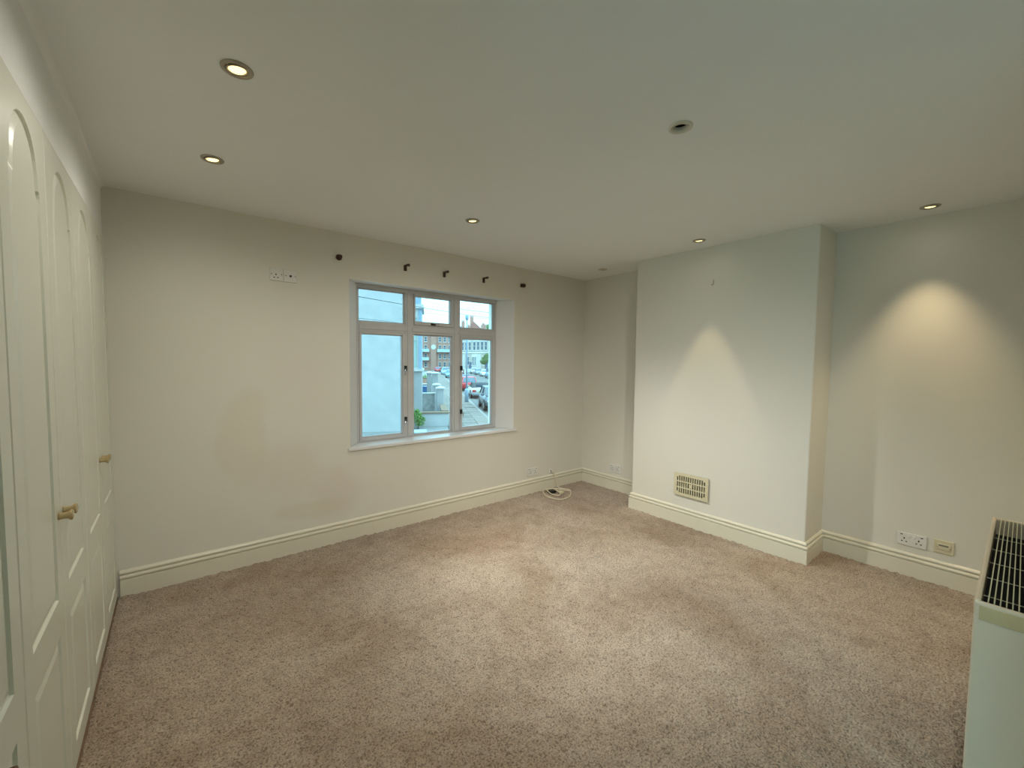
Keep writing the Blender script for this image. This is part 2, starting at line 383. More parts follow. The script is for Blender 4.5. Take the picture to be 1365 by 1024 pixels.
# ------------------------------------------------------------------ window
def window():
    m = m_upvc
    w = bpy.data.objects.new('window_1', None); COL.objects.link(w); struct(w)
    y0, y1 = FY-.004, FY+.05          # frame section
    T0, T1 = 1.668, 1.752             # transom
    M1, M2 = (1.612, 1.696), (2.100, 2.186)
    f = bmesh.new(); z0, z1 = FZ0-.004, FZ1
    box(f, FX0, FX0+.016, y0, y1, z0, z1); box(f, FX1-.022, FX1, y0, y1, z0, z1)
    box(f, FX0+.016, FX1-.022, y0, y1, z1-.034, z1); box(f, FX0+.016, FX1-.022, y0, y1, z0, z0+.012)
    obj('frame', f, m, w, bevel=.002)
    for a, b in (M1, M2):
        g = bmesh.new(); box(g, a, b, y0, y1, z0+.012, T0); box(g, a, b, y0, y1, T1, z1-.034); box(g, a+.02, b-.02, y0-.008, y0, z0+.012, z1-.034)
        obj('mullion', g, m, w, bevel=.003)
    g = bmesh.new(); [box(g, p_, q_, y0, y1, T0, T1) for p_, q_ in ((FX0+.016, M1[0]-.0003), (M1[0]+.0003, M2[1]-.0003), (M2[1]+.0003, FX1-.022))]; [box(g, p_, q_, y0-.008, y0, T0+.022, T1-.028) for p_, q_ in ((FX0+.016, M1[0]+.0195), (M1[1]-.0195, M2[0]+.0195), (M2[1]-.0195, FX1-.022))]
    obj('transom', g, m, w, bevel=.003)
    def sash(name, x0, x1, zb, zt, wl, wr, wb, wt, proud):
        s = bmesh.new(); a, b = y0-proud, y1-.008
        box(s, x0, x0+wl, a, b, zb, zt); box(s, x1-wr, x1, a, b, zb, zt)
        box(s, x0+wl, x1-wr, a, b, zb, zb+wb); box(s, x0+wl, x1-wr, a, b, zt-wt, zt)
        # glazing bead
        for (p, q, r, t) in ((x0+wl, x0+wl+.006, zb+wb, zt-wt), (x1-wr-.006, x1-wr, zb+wb, zt-wt)): box(s, p, q, a+.012, b-.01, r, t)
        box(s, x0+wl, x1-wr, a+.012, b-.01, zb+wb, zb+wb+.006); box(s, x0+wl, x1-wr, a+.012, b-.01, zt-wt-.006, zt-wt)
        o = obj(name, s, m, w, bevel=.002)
        obj('pane', bx(x0+wl, x1-wr, y1-.026, y1-.022, zb+wb, zt-wt), m_glass, o)
        return o
    e = .0008
    zb = z0+.012
    # fixed lights hold their glass close to the frame, casements have a sash of their own
    sash('fixed_light', FX0+.016+e, M1[0]-e, T1+e, z1-.034-e, .003, .004, .004, .003, -.012)
    v = sash('vent_sash', M1[1]+e, M2[0]-e, T1+e, z1-.034-e, .010, .018, .028, .018, .010)
    sash('fixed_light', M2[1]+e, FX1-.022-e, T1+e, z1-.034-e, .003, .010, .004, .003, -.012)
    c1 = sash('casement', FX0+.016+e, M1[0]-e, zb+e, T0-e, .018, .026, .028, .016, .008)
    sash('fixed_light', M1[1]+e, M2[0]-e, zb+e, T0-e, .003, .004, .004, .003, -.012)
    c2 = sash('casement', M2[1]+e, FX1-.022-e, zb+e, T0-e, .022, .026, .024, .016, .008)
    def catch(x, z, par, side):
        k = bmesh.new(); box(k, x-.011, x+.011, y0-.0235, y0-.0085, z-.022, z+.022)
        o = obj('catch', k, m_black, par, bevel=.002)
        a = tube([(x-.004*side, y0-.0238, z-.004), (x-.012*side, y0-.034, z-.014), (x-.013*side, y0-.037, z-.062)], [.006, .006, .0045], 8)
        obj('catch_lever', a, m_chrome, o, smooth=True)
    for z in (1.36, .90): catch(M1[0]-.004, z, c1, 1)
    for z in (1.36, .93): catch(M2[1]+.006, z, c2, -1)
    k = bx(1.862, 1.905, y0-.026, y0-.0105, 1.757, 1.775); o = obj('catch', k, m_black, v, bevel=.002)
    obj('catch_lever', tube([(1.885, y0-.027, 1.772), (1.905, y0-.036, 1.776), (1.928, y0-.037, 1.768)], .006, 8), m_chrome, o, smooth=True)
    s = bmesh.new()   # sill board with nosing
    n0, n1, th = D-.022, FY-.0045, .026
    pts = [(WX0-.022, n0), (WX1+.022, n0), (WX1+.022, D-.001), (WX1, D-.001), (FX1, n1), (FX0, n1), (WX0, D-.001), (WX0-.022, D-.001)]
    zt = WZ0+.0045
    a = [s.verts.new((x, y, zt)) for x, y in pts]; b = [s.verts.new((x, y, zt-th)) for x, y in pts]
    s.faces.new(a); s.faces.new(b[::-1])
    for i in range(8): s.faces.new((a[i], b[i], b[(i+1) % 8], a[(i+1) % 8]))
    obj('window_sill', s, m_sill, w, bevel=.004)
window()
def added_balcony_door():  # unseen glazed door, added to bring more daylight into the room
    w = bpy.data.objects.new('fill_door_1', None); COL.objects.link(w); struct(w)
    x0, x1 = LW-.16, LW-.09
    f = bmesh.new(); box(f, x0, x1, BD0, BD0+.06, 0, BDH); box(f, x0, x1, BD1-.06, BD1, 0, BDH); box(f, x0, x1, BD0+.06, BD1-.06, BDH-.06, BDH); box(f, x0, x1, BD0+.06, BD1-.06, -.012, .05)
    obj('frame', f, m_upvc, w, bevel=.003)
    n = 3; dw = (BD1-BD0-.12)/n
    for k in range(n):
        a, b = BD0+.062+k*dw, BD0+.058+(k+1)*dw
        g = bmesh.new(); box(g, x0+.01, x1-.005, a, a+.055, .052, BDH-.062); box(g, x0+.01, x1-.005, b-.055, b, .052, BDH-.062); box(g, x0+.01, x1-.005, a+.055, b-.055, .052, .14); box(g, x0+.01, x1-.005, a+.055, b-.055, BDH-.13, BDH-.062)
        o = obj('leaf', g, m_upvc, w, bevel=.003)
        obj('pane', bx(x0+.03, x0+.036, a+.055, b-.055, .14, BDH-.13), m_glass, o)
        obj('handle', tube([(x1-.004, a+.028, 1.0), (x1+.03, a+.028, 1.0), (x1+.03, a+.028, 1.11)], .008, 8), m_chrome, o, smooth=True)
added_balcony_door()
struct(obj('fill_terrace_floor', bx(-6.5, LW-.225, -7, FY, -.30, -.12), mat('pale_bounce_paving', (.62, .56, .47), .8, (.58, .52, .43), 5)))  # unseen terrace, added so its pale paving bounces light to the ceiling
struct(obj('fill_terrace_parapet', bx(-6.7, -6.5, -7, FY, -.30, .75), mat('added_terrace_wall', (.5, .49, .46), .8)))  # unseen parapet closing the added terrace

# ------------------------------------------------------------------ wardrobes
def offset(loop, d):
    n = len(loop); outp = []
    for i in range(n):
        p, a, b = Vector(loop[i]), Vector(loop[i-1]), Vector(loop[(i+1) % n])
        e1, e2 = (p-a).normalized(), (b-p).normalized()
        n1, n2 = Vector((-e1.y, e1.x)), Vector((-e2.y, e2.x))
        nn = (n1+n2).normalized(); nn = nn/max(.35, nn.dot(n1))
        q = p + nn*d; outp.append((q.x, q.y))
    return outp
def door_bm(w, h):
    """door seen from +x; local y 0..w, z 0..h; front at x=0, 18 mm thick"""
    bm = bmesh.new(); mgn = .077; ws = w-2*mgn
    c = w/2; hw = ws/2; ah = hw-.016
    def up_(d):
        p = [(mgn+d, .655+d), (w-mgn-d, .655+d), (w-mgn-d, 1.874-.6*d), (w-mgn-d-.004, 1.887-.6*d), (c+ah-d+.001, 1.893-.6*d)]
        for k in range(17):
            a = PI*(k+.5)/17
            p.append((c+(ah-d)*math.cos(a), 1.900-.6*d+(.152-.4*d)*math.sin(a)**.9))
        return p + [(c-ah+d-.001, 1.893-.6*d), (mgn+d+.004, 1.887-.6*d), (mgn+d, 1.874-.6*d)]
    lo = lambda d: [(mgn+d, .078+d), (w-mgn-d, .078+d), (w-mgn-d, .542-d), (mgn+d, .542-d)]
    def ringv(pts, x): return [bm.verts.new((x, y, z)) for y, z in pts]
    e = .004
    outer = ringv([(e, e), (w-e, e), (w-e, h-e), (e, h-e)], 0)
    loops = [outer]
    for P in (up_, lo):
        prof = [(0, 0), (.0025, -.007), (.007, -.0085), (.0105, -.0075), (.014, -.0055), (.034, -.0010)]
        prev = None
        for d, x in prof:
            r = ringv(P(d), x)
            if prev:
                for i in range(len(r)): bm.faces.new((prev[i], prev[(i+1) % len(r)], r[(i+1) % len(r)], r[i]))
            else: loops.append(r)
            prev = r
        bm.faces.new(prev)
    fill(bm, loops)
    o2 = ringv([(0, 0), (w, 0), (w, h), (0, h)], -.004); bk_ = ringv([(0, 0), (w, 0), (w, h), (0, h)], -.018)
    for i in range(4):
        j = (i+1) % 4
        bm.faces.new((outer[i], o2[i], o2[j], outer[j])); bm.faces.new((o2[i], bk_[i], bk_[j], o2[j]))
    bm.faces.new(bk_)
    return bm
DW, DH = .4605, 2.112
def knob_bm():
    return lathe([(.0001, 0), (.0115, 0), (.0105, .006), (.0100, .014), (.0110, .020), (.0150, .025), (.0170, .028), (.0168, .0305), (.0150, .0320)], 20, 'x')
def wardrobe(y0, label):
    t = thing('wardrobe', label, 'wardrobe', (L, y0, 0), 0, 'fitted wardrobes along the left wall')
    W2 = .930
    cb = bx(LW-L+.01, -.0195, .002, W2-.002, .0, 2.128)
    obj('carcass', cb, m_wardin, t)
    for k in range(2):
        d = obj('door', door_bm(DW, DH), m_ward, t, loc=(0, .0018+k*(DW+.0042), .014))
        kn = obj('knob', knob_bm(), m_knob, d, smooth=True, loc=(.0005, DW-.034 if k == 0 else .034, .908))
        obj('knob_face', lathe([(.0001, .0338), (.010, .0336), (.0150, .0325)], 20, 'x', caps=False), mat('knob_face_lacquer', (.70, .60, .36), .25), d, smooth=True, loc=kn.location)['label'] = 'pale cream knob face'
    return t
wardrobe(2.403, 'far fitted cream wardrobe with two panelled doors next to window wall')
wardrobe(1.4715, 'middle fitted cream wardrobe whose knob pair is the nearer one in view')
wardrobe(.540, 'near fitted cream wardrobe cut off by the left edge of the photo')
# scribe strip between last wardrobe and wall
struct(obj('trim_2', bx(L-.03, L+.004, 3.3345, D-.0005, .157, 2.14), m_ward, bevel=.002))

# ------------------------------------------------------------------ downlights
def lamp_light(x, y, beam=1.0, spill=1.0, size=44, blend=.5, aim=None, flood=0, fsize=130):
    def spot(name, e, col, sz, bl, r, z):
        l = bpy.data.lights.new(name, 'SPOT'); l.energy = e; l.spot_size = math.radians(sz); l.spot_blend = bl; l.color = col; l.shadow_soft_size = r
        o = bpy.data.objects.new(name, l); COL.objects.link(o); o.location = (x, y, z)
        if aim and name.endswith('flood'): o.rotation_euler = (Vector(aim)-Vector((x, y, z))).to_track_quat('-Z', 'Y').to_euler()
    if beam: spot('downlight_beam', LAMP_BEAM*beam, (1.0, .78, .48), size, blend, .02, H-.007)
    if spill: spot('downlight_spill', LAMP_SPILL*spill, (1, .95, .84), 170, 1, .035, H-.008)
    if flood: spot('downlight_flood', LAMP_FLOOD*flood, (1, .965, .89), fsize, 1, .05, H-.012)
def downlight(x, y, on, label, trim, tilt=(0, 0), **lk):
    t = thing('downlight', label, 'downlight', (x, y, H), 0, 'recessed ceiling downlights')
    ring = lathe([(.0335, -.0005), (.0335, -.004), (.037, -.0062), (.043, -.0068), (.047, -.0048), (.0485, -.0006)], 40, caps=False)
    obj('trim_ring', ring, trim, t, smooth=True)
    can = lathe([(.0332, -.001), (.0330, .030), (.030, .075), (.0001, .076)], 28, caps=False)
    obj('can', can, m_dark if not on else m_bronze, t, smooth=True)
    g = lathe([(.0322, -.004), (.0305, -.0062), (.028, -.005), (.0265, .004), (.0265, .012)], 32, caps=False)
    gb = obj('gimbal_ring', g, trim, t, smooth=True); gb.rotation_euler = (tilt[0], tilt[1], 0)
    if on:
        b = lathe([(.0001, -.0080), (.014, -.0078), (.022, -.0062), (.0255, -.003), (.0255, .010), (.0001, .0102)], 28, caps=False)
        bo = obj('lamp', b, m_bulb, t, smooth=True); bo.rotation_euler = (tilt[0], tilt[1], 0)
        lamp_light(x, y, **lk)
    else:
        b = lathe([(.0001, .030), (.018, .030), (.024, .024), (.0255, .018)], 24, caps=False)
        obj('unlit_lamp', b, m_dark, t, smooth=True)
names = ['glowing recessed downlight nearest the camera above the wardrobes',
         'glowing recessed downlight at upper left between the wardrobes and the window',
         'glowing recessed downlight in the ceiling in front of the window',
         'unlit dark recessed downlight in the far right corner of the ceiling',
         'glowing recessed downlight close above the chimney breast',
         'glowing recessed downlight above the right alcove wall',
         'unlit recessed downlight with black centre and cream rings in mid ceiling']
LK = [dict(beam=.8, spill=1.1), dict(beam=.6, spill=.8), dict(beam=0, spill=1.1, flood=1.35, fsize=92, aim=(2.55, 1.8, 0)), {}, dict(beam=2.6, spill=.03, size=43, blend=.4), dict(beam=5.2, spill=.03, size=64, blend=1), {}]
for (x, y, on), nm, lk in zip(DL, names, LK):
    downlight(x, y, on, nm, m_bronze if on else m_creamring, (.05, -.10) if on else (0, 0), **lk)
downlight(*DL_FILL[0], 1, 'added fill downlight, tilted and unseen, above the camera', m_bronze, beam=0, spill=0, flood=1.0, fsize=84, aim=(1.6, 2.9, .0))
downlight(*DL_FILL[1], 1, 'added fill downlight, tilted and unseen, right of the camera', m_bronze, beam=0, spill=0, flood=1.0, fsize=84, aim=(2.9, 1.9, .2))

# ------------------------------------------------------------------ sockets and wall plates
def bar(bm, x0, x1, z0, z1, d, e=.0006): box(bm, x0, x1, -d-e, -d+.001, z0, z1)
def plate_thing(name, label, cat, loc, rz, w, h, group=None, m=m_plate):
    """local: x along wall, -y out of the wall"""
    t = thing(name, label, cat, loc, rz, group)
    obj('plate', bx(-w/2, w/2, -.011, -.0012, -h/2, h/2), m, t, bevel=.003)
    return t
def pins(t, cx, cz):
    b = bmesh.new(); bar(b, cx-.0032, cx+.0032, cz+.005, cz+.016, .011); bar(b, cx-.0155, cx-.0070, cz-.0135, cz-.0075, .011); bar(b, cx+.0070, cx+.0155, cz-.0135, cz-.0075, .011)
    obj('pin_holes', b, m_dark, t)
def screw(t, cx, cz):
    obj('screw', lathe([(.0001, -.0124), (.0035, -.0122), (.0038, -.0105)], 10, 'y', at=(cx, 0, cz), caps=False), mat('dull_screw', (.12, .11, .1), .5), t)
def double_socket(label, loc, rz):
    t = plate_thing('double_socket', label, 'socket', loc, rz, .147, .086, 'double wall sockets')
    for s in (-1, 1):
        pins(t, s*.036, -.006)
        obj('switch', bx(s*.0115-.0055, s*.0115+.0055, -.0155, -.0108, .012, .030), m_plate, t, bevel=.001)
        b = bmesh.new(); bar(b, s*.050-.006, s*.050+.006, .026, .032, .011); obj('neon_mark', b, mat('red_black_mark', (.05, .02, .02), .4), t)
    return t
double_socket('white double socket low on the window wall beside the loose cable', (3.01, D, .232), 0)
double_socket('white double socket low in the far narrow alcove', (RA, 2.85, .240), -PI/2)
double_socket('white double socket on the right alcove wall next to the storage heater', (RR, .434, .245), -PI/2)
t = plate_thing('single_socket', 'white single socket high on wall left of window, left plate of the pair', 'socket', (.572, D, 2.022), 0, .084, .086)
pins(t, -.004, -.012); obj('switch', bx(.020, .031, -.0150, -.0108, .010, .030), m_plate, t, bevel=.001); screw(t, -.031, 0); screw(t, .031, 0)
t = plate_thing('aerial_socket', 'white aerial outlet high on wall left of window, right plate of the pair', 'socket', (.660, D, 2.020), 0, .086, .086)
obj('aerial_port', lathe([(.0001, -.0122), (.005, -.0122), (.0075, -.0145), (.0075, -.0105)], 16, 'y', caps=False), m_black, t); screw(t, -.031, 0); screw(t, .031, 0)
t = plate_thing('fused_outlet', 'cream connection unit with grey slot, right of the double socket by the heater', 'outlet', (RR, .2815, .250), -PI/2, .094, .086, m=m_plate2)
obj('cover', bx(-.031, .031, -.0165, -.0108, -.018, .022), m_plate2, t, bevel=.002)
b = bmesh.new(); bar(b, -.022, .022, .006, .016, .0165); bar(b, -.030, -.026, -.004, .000, .0165); bar(b, .026, .030, -.004, .000, .0165)
obj('slot', b, mat('grey_slot', (.22, .21, .17), .5), t)

# cable outlet and loose cable on the floor
t = plate_thing('cable_outlet', 'small white cable outlet just above the skirting near the far corner', 'outlet', (3.285, D, .197), 0, .040, .040)
obj('grommet', lathe([(.0001, -.014), (.006, -.014), (.008, -.011)], 12, 'y', caps=False), m_black, t)
z = .010
loop = [(3.290, D-.014, .196), (3.302, D-.040, .175), (3.318, D-.055, .10), (3.335, D-.085, .02), (3.37, D-.18, z), (3.36, D-.24, z), (3.28, 3.02, z), (3.18, 2.965, z), (3.07, 2.97, z), (3.02, 3.06, z+.002), (3.04, 3.17, z), (3.11, 3.27, z+.004)]
tail = [(3.11, 3.27, z+.006), (3.19, 3.29, .018), (3.24, 3.22, .02), (3.20, 3.10, .016), (3.13, 3.06, .016), (3.10, 3.14, .02), (3.15, 3.26, .03), (3.22, 3.26, .035), (3.22, 3.16, .02), (3.24, 3.10, z)]
cb = thing('cable_coil', 'ivory cable hanging from the outlet and coiled loosely on the carpet', 'cable')
obj('lead', tube(spline(loop+tail[1:], 8), .0058, 8), m_cable, cb, smooth=True)
obj('lead', tube(spline([(3.14, 3.28, .02), (3.22, 3.22, .034), (3.30, 3.14, .02), (3.36, 3.10, .012), (3.38, 3.16, .01), (3.31, 3.22, .015), (3.22, 3.25, .03)], 8), .0058, 8), m_cable, cb, smooth=True)
obj('plug', bx(3.215, 3.25, 3.085, 3.15, .009, .029), m_plate2, cb, bevel=.004)
tag(obj('black_adaptor', bx(3.125, 3.205, 3.165, 3.225, .006, .03), m_black, bevel=.005), 'small black adaptor lying under the coiled ivory cable', 'adaptor')

# ------------------------------------------------------------------ curtain bracket remnants above window
def bracket_round(x, z, label):
    t = thing('curtain_bracket', label, 'bracket', (x, D, z), 0, 'curtain pole brackets above the window')
    obj('wall_disc', lathe([(.0001, -.0008), (.023, -.0008), (.024, -.008), (.021, -.018), (.0001, -.020)], 8, 'y'), m_brown, t)
    obj('stem', lathe([(.010, -.018), (.010, -.034), (.014, -.038), (.014, -.046), (.0001, -.047)], 16, 'y'), m_brown, t, smooth=False)
def bracket_hook(x, z, label):
    t = thing('curtain_bracket', label, 'bracket', (x, D, z), 0, 'curtain pole brackets above the window')
    obj('wall_plate', bx(-.013, .013, -.008, -.0008, -.030, .018), m_brown, t, bevel=.002)
    obj('arm', bx(-.009, .009, -.075, -.0075, .006, .018), m_brown, t, bevel=.002)
    obj('cup', bx(.004, .032, -.030, -.018, .008, .018), m_brown, t, bevel=.002)
def bracket_block(x, z, label):
    t = thing('curtain_bracket', label, 'bracket', (x, D, z), 0, 'curtain pole brackets above the window')
    obj('block', bx(-.026, .020, -.034, -.0008, -.017, .017), m_brown, t, bevel=.003)
    obj('stub', lathe([(.010, -.033), (.010, -.045), (.0001, -.046)], 12, 'y', at=(.004, 0, 0)), m_brown, t)
bracket_round(.996, 2.209, 'round dark brown curtain bracket leftmost above the window')
bracket_hook(1.537, 2.215, 'dark brown hooked curtain bracket second from left above the window')
bracket_hook(1.912, 2.213, 'dark brown hooked curtain bracket in the middle of the row above the window')
bracket_hook(2.346, 2.218, 'dark brown hooked curtain bracket fourth from left above the window')
bracket_block(2.837, 2.219, 'blocky dark brown curtain bracket rightmost beyond the window corner')

# ------------------------------------------------------------------ chimney vent and picture hook
def vent():
    t = thing('vent_grille', 'cream slotted ventilation grille low on the chimney breast', 'vent', (RC, 1.788, .357), -PI/2)
    w, h, th = .304, .200, .018
    bm = bmesh.new()
    fr = [bm.verts.new(p) for p in ((-w/2, -th, -h/2), (w/2, -th, -h/2), (w/2, -th, h/2), (-w/2, -th, h/2))]
    bkv = [bm.verts.new((v.co.x, -.0055, v.co.z)) for v in fr]
    loops = [fr]; holes = []
    n = 13; pit = .0202; sw = .0062
    for i in range(n):
        x = (i-6)*pit
        for r in range(3):
            zc = (r-1)*.054; z0, z1 = zc-.0225, zc+.0225
            if i in (0, 12):
                if r == 2: z1 -= .012
                if r == 0: z0 += .012
            if i == 6 and r == 1:
                segs = [(zc-.0225, zc-.014), (zc+.014, zc+.0225)]
            else: segs = [(z0, z1)]
            for a, b in segs:
                q = [bm.verts.new(p) for p in ((x-sw, -th, a), (x+sw, -th, a), (x+sw, -th, b), (x-sw, -th, b))]
                loops.append(q); holes.append(q)
    fill(bm, loops)
    for q in holes:
        r = [bm.verts.new((v.co.x, -.0055, v.co.z)) for v in q]
        for i in range(4): bm.faces.new((q[i], q[(i+1) % 4], r[(i+1) % 4], r[i]))
    for i in range(4): bm.faces.new((fr[i], fr[(i+1) % 4], bkv[(i+1) % 4], bkv[i]))
    obj('grille_face', bm, m_plate2, t)
    obj('dark_backing', bx(-w/2+.003, w/2-.003, -.005, -.001, -h/2+.003, h/2-.003), m_dark, t)
    obj('centre_knob', lathe([(.0001, -.023), (.004, -.022), (.005, -.0178)], 12, 'y', caps=False), m_plate2, t, smooth=True)
vent()
hk = thing('picture_hook', 'small painted picture hook high on the chimney breast', 'hook', (3.486, 1.662, 2.094))
hk.rotation_euler = (0, 0, -PI/2)
obj('hook_wire', tube(spline([(0, -.003, .028), (0, -.006, .02), (.004, -.010, 0), (.002, -.016, -.016), (-.010, -.022, -.014)], 6), .0036, 8), mat('hook_shadow_grey', (.42, .40, .35), .5), hk, smooth=True)  # grey colour stands in for the dark shadows at the hook
obj('nail_head', lathe([(.0001, -.008), (.005, -.007), (.005, -.0008)], 10, 'y', at=(0, 0, .026), caps=False), m_wall, hk)

# ------------------------------------------------------------------ storage heater
def heater():
    x0, x1, yf, yb, hz = 1.912, 3.06, .068, -.112, .702
    t = thing('storage_heater', 'tall cream storage heater with black top grille at the right edge', 'heater', (x0, yb, 0))
    w, d = x1-x0, yf-yb
    # casing: front, ends, back with rim round the recessed grille
    bm = bmesh.new(); rim = .014
    box(bm, .004, w-.004, d-rim, d, .035, hz); box(bm, .004, w-.004, 0, .012, .035, hz)
    box(bm, 0, .018, 0, d, .035, hz-.004) ; box(bm, w-.018, w, 0, d, .035, hz-.004)
    obj('casing', bm, m_heater, t, bevel=.006)
    obj('end_strip', bx(-.0025, .0005, .010, d-.012, hz-.058, hz-.014), m_heat2, t, bevel=.001)
    obj('grille_floor', bx(.019, w-.019, .0125, d-rim-.0005, hz-.090, hz-.080), m_dark, t)
    obj('inner_lining', bx(.019, .021, .0125, d-rim-.0005, hz-.079, hz-.012), m_dark, t)
    obj('base', bx(.02, w-.02, .02, d-.02, 0.006, .036), m_dark, t)
    n = 12; y = .0185
    k = 0
    while y < d-rim-.006:
        obj('slat', bx(.0215, w-.0185, y-.0014, y+.0014, hz-.022, hz-.003), m_slat, t); y += .0121
    for x in np.linspace(.12, w-.12, 6):
        obj('cross_wire', tube([(x, .013, hz-.024), (x, d-rim-.001, hz-.024)], .0016, 6), m_slat, t)
heater()

# narrow brown shelf unit beside the camera: only the far corner of its top shows
p = atz(25.5, 1017, .90)
def shelf_unit():
    w = p.x-(-.288); d = .62
    t = thing('shelf_unit', 'dark varnished wooden shelf unit whose top corner shows at bottom left edge', 'shelf', (p.x-w, p.y-d, 0))
    obj('top', bx(0, w, 0, d, .878, .90), m_varn, t, bevel=.003)
    for y in (.004, d-.022): obj('side_panel', bx(.004, w-.004, y, y+.018, .008, .8775), m_varn, t, bevel=.002)
    for z in (.06, .33, .60): obj('shelf', bx(.006, w-.006, .0225, d-.0225, z, z+.016), m_varn, t, bevel=.002)
    obj('back_panel', bx(.0045, .0055, .0225, d-.0225, .08, .877), m_varn, t)
shelf_unit()

# ================================================================== outside
G = -1.5                       # street level
U = Vector((.463, .886, 0)).normalized(); N = Vector((U.y, -U.x, 0))
AZ = math.atan2(N.y, N.x)      # rotation that turns local x onto N and local y onto U
def P(s, c, z=G): return U*s + N*c + Vector((0, 0, z))
m_rend = mat('white_render', (.385, .36, .36), .8, (.34, .325, .325), 2.2)
m_rend2 = mat('white_render_weathered', (.38, .365, .36), .85, (.25, .24, .235), 5)
m_trimw = mat('white_masonry_paint', (.56, .54, .52), .6, (.52, .50, .48), 5)
m_pipe = mat('blue_grey_paint', (.30, .38, .48), .5)
m_tan = mat('tan_coping', (.24, .145, .095), .8, (.19, .115, .075), 9)
m_slab = mat('paving_stone', (.205, .155, .13), .85, (.165, .125, .105), 6)
m_slab2 = mat('paving_stone_dark', (.150, .115, .098), .85, (.12, .092, .08), 6)
m_road = mat('asphalt', (.115, .10, .095), .9, (.095, .082, .078), 3)
m_kerb = mat('granite_kerb', (.25, .21, .19), .8, (.21, .175, .16), 12)
m_red = mat('red_tile', (.36, .155, .12), .8, (.30, .12, .095), 9)
m_slate = mat('slate_roof', (.17, .18, .21), .7, (.13, .14, .17), 8)
m_leaf = mat('green_leaves', (.16, .30, .07), .6, (.09, .19, .04), 9)
m_leaf2 = mat('olive_leaves', (.22, .28, .11), .6, (.14, .19, .07), 9)
m_bark = mat('bark', (.12, .09, .07), .9)
m_earth = mat('earth', (.12, .10, .07), .95, (.09, .075, .05), 6)
m_pane = mat('dark_window_glass', (.07, .10, .13), .08, (.05, .07, .10), 1)
m_wire = mat('black_wire', (.03, .035, .04), .6)
m_tyre = mat('tyre', (.015, .015, .017), .8)
m_alloy = mat('alloy', (.45, .46, .48), .3, metal=.7)
def brick_mat():
    m = bpy.data.materials.new('red_brick'); m.use_nodes = True; n = m.node_tree; b = n.nodes['Principled BSDF']; b.inputs['Roughness'].default_value = .9
    t = n.nodes.new('ShaderNodeTexCoord'); mp = n.nodes.new('ShaderNodeMapping'); mp.inputs['Rotation'].default_value = (PI/2, 0, 0)
    k = n.nodes.new('ShaderNodeTexBrick'); k.inputs['Scale'].default_value = 4.4; k.inputs['Color1'].default_value = (.44, .21, .155, 1); k.inputs['Color2'].default_value = (.34, .16, .12, 1)
    k.inputs['Mortar'].default_value = (.42, .35, .30, 1); k.inputs['Mortar Size'].default_value = .015
    n.links.new(t.outputs['Object'], mp.inputs[0]); n.links.new(mp.outputs[0], k.inputs['Vector']); n.links.new(k.outputs['Color'], b.inputs['Base Color']); return m
m_brick = brick_mat()

# --- ground, pavement, kerb
struct(obj('road', bx(-60, 160, FY+.14, 260, G-.4, G-.12), m_road))
def street_box(bm, s0, s1, c0, c1, z0, z1):
    pts = [P(s0, c0, 0), P(s1, c0, 0), P(s1, c1, 0), P(s0, c1, 0)]
    a = [bm.verts.new((p.x, p.y, z0)) for p in pts]; b = [bm.verts.new((p.x, p.y, z1)) for p in pts]
    bm.faces.new(a); bm.faces.new(b)
    for i in range(4): bm.faces.new((a[i], a[(i+1) % 4], b[(i+1) % 4], b[i]))
    return bm
def sbox(*a): return street_box(bmesh.new(), *a)
pv = struct(obj('pavement', sbox(10, 170, .92, 3.0, G-.11, G-.022), m_slab2))
k = 0
S0, SL, SWD = 12.0, .62, .69
slab_meshes = []
for mm in (m_slab, m_slab2):
    b = bx(.006, SWD-.006, .006, SL-.006, -.02, .02); me = bpy.data.meshes.new('paving_slab'); bmesh.ops.recalc_face_normals(b, faces=b.faces); b.to_mesh(me); b.free(); me.materials.append(mm); slab_meshes.append(me)
for i in range(56):
    for j in range(3):
        o = bpy.data.objects.new('paving_slab', slab_meshes[0 if random.random() < .62 else 1]); COL.objects.link(o); o.parent = pv
        q = P(S0+i*SL, .925+j*SWD, G-.0); o.location = (q.x, q.y, G-.001+random.uniform(-.006, .006)); o.rotation_euler = (0, 0, AZ)
kb = struct(obj('kerb', sbox(10, 170, 3.0, 3.15, G-.12, G+.012), m_kerb))
struct(obj('front_garden_ground', sbox(3, 120, -14, .9, G-.12, G-.03), mat('concrete_garden', (.19, .18, .175), .9, (.16, .15, .145), 2)))
op = struct(obj('opposite_pavement', sbox(10, 125, 13.2, 15.6, G-.12, G+.01), m_slab))

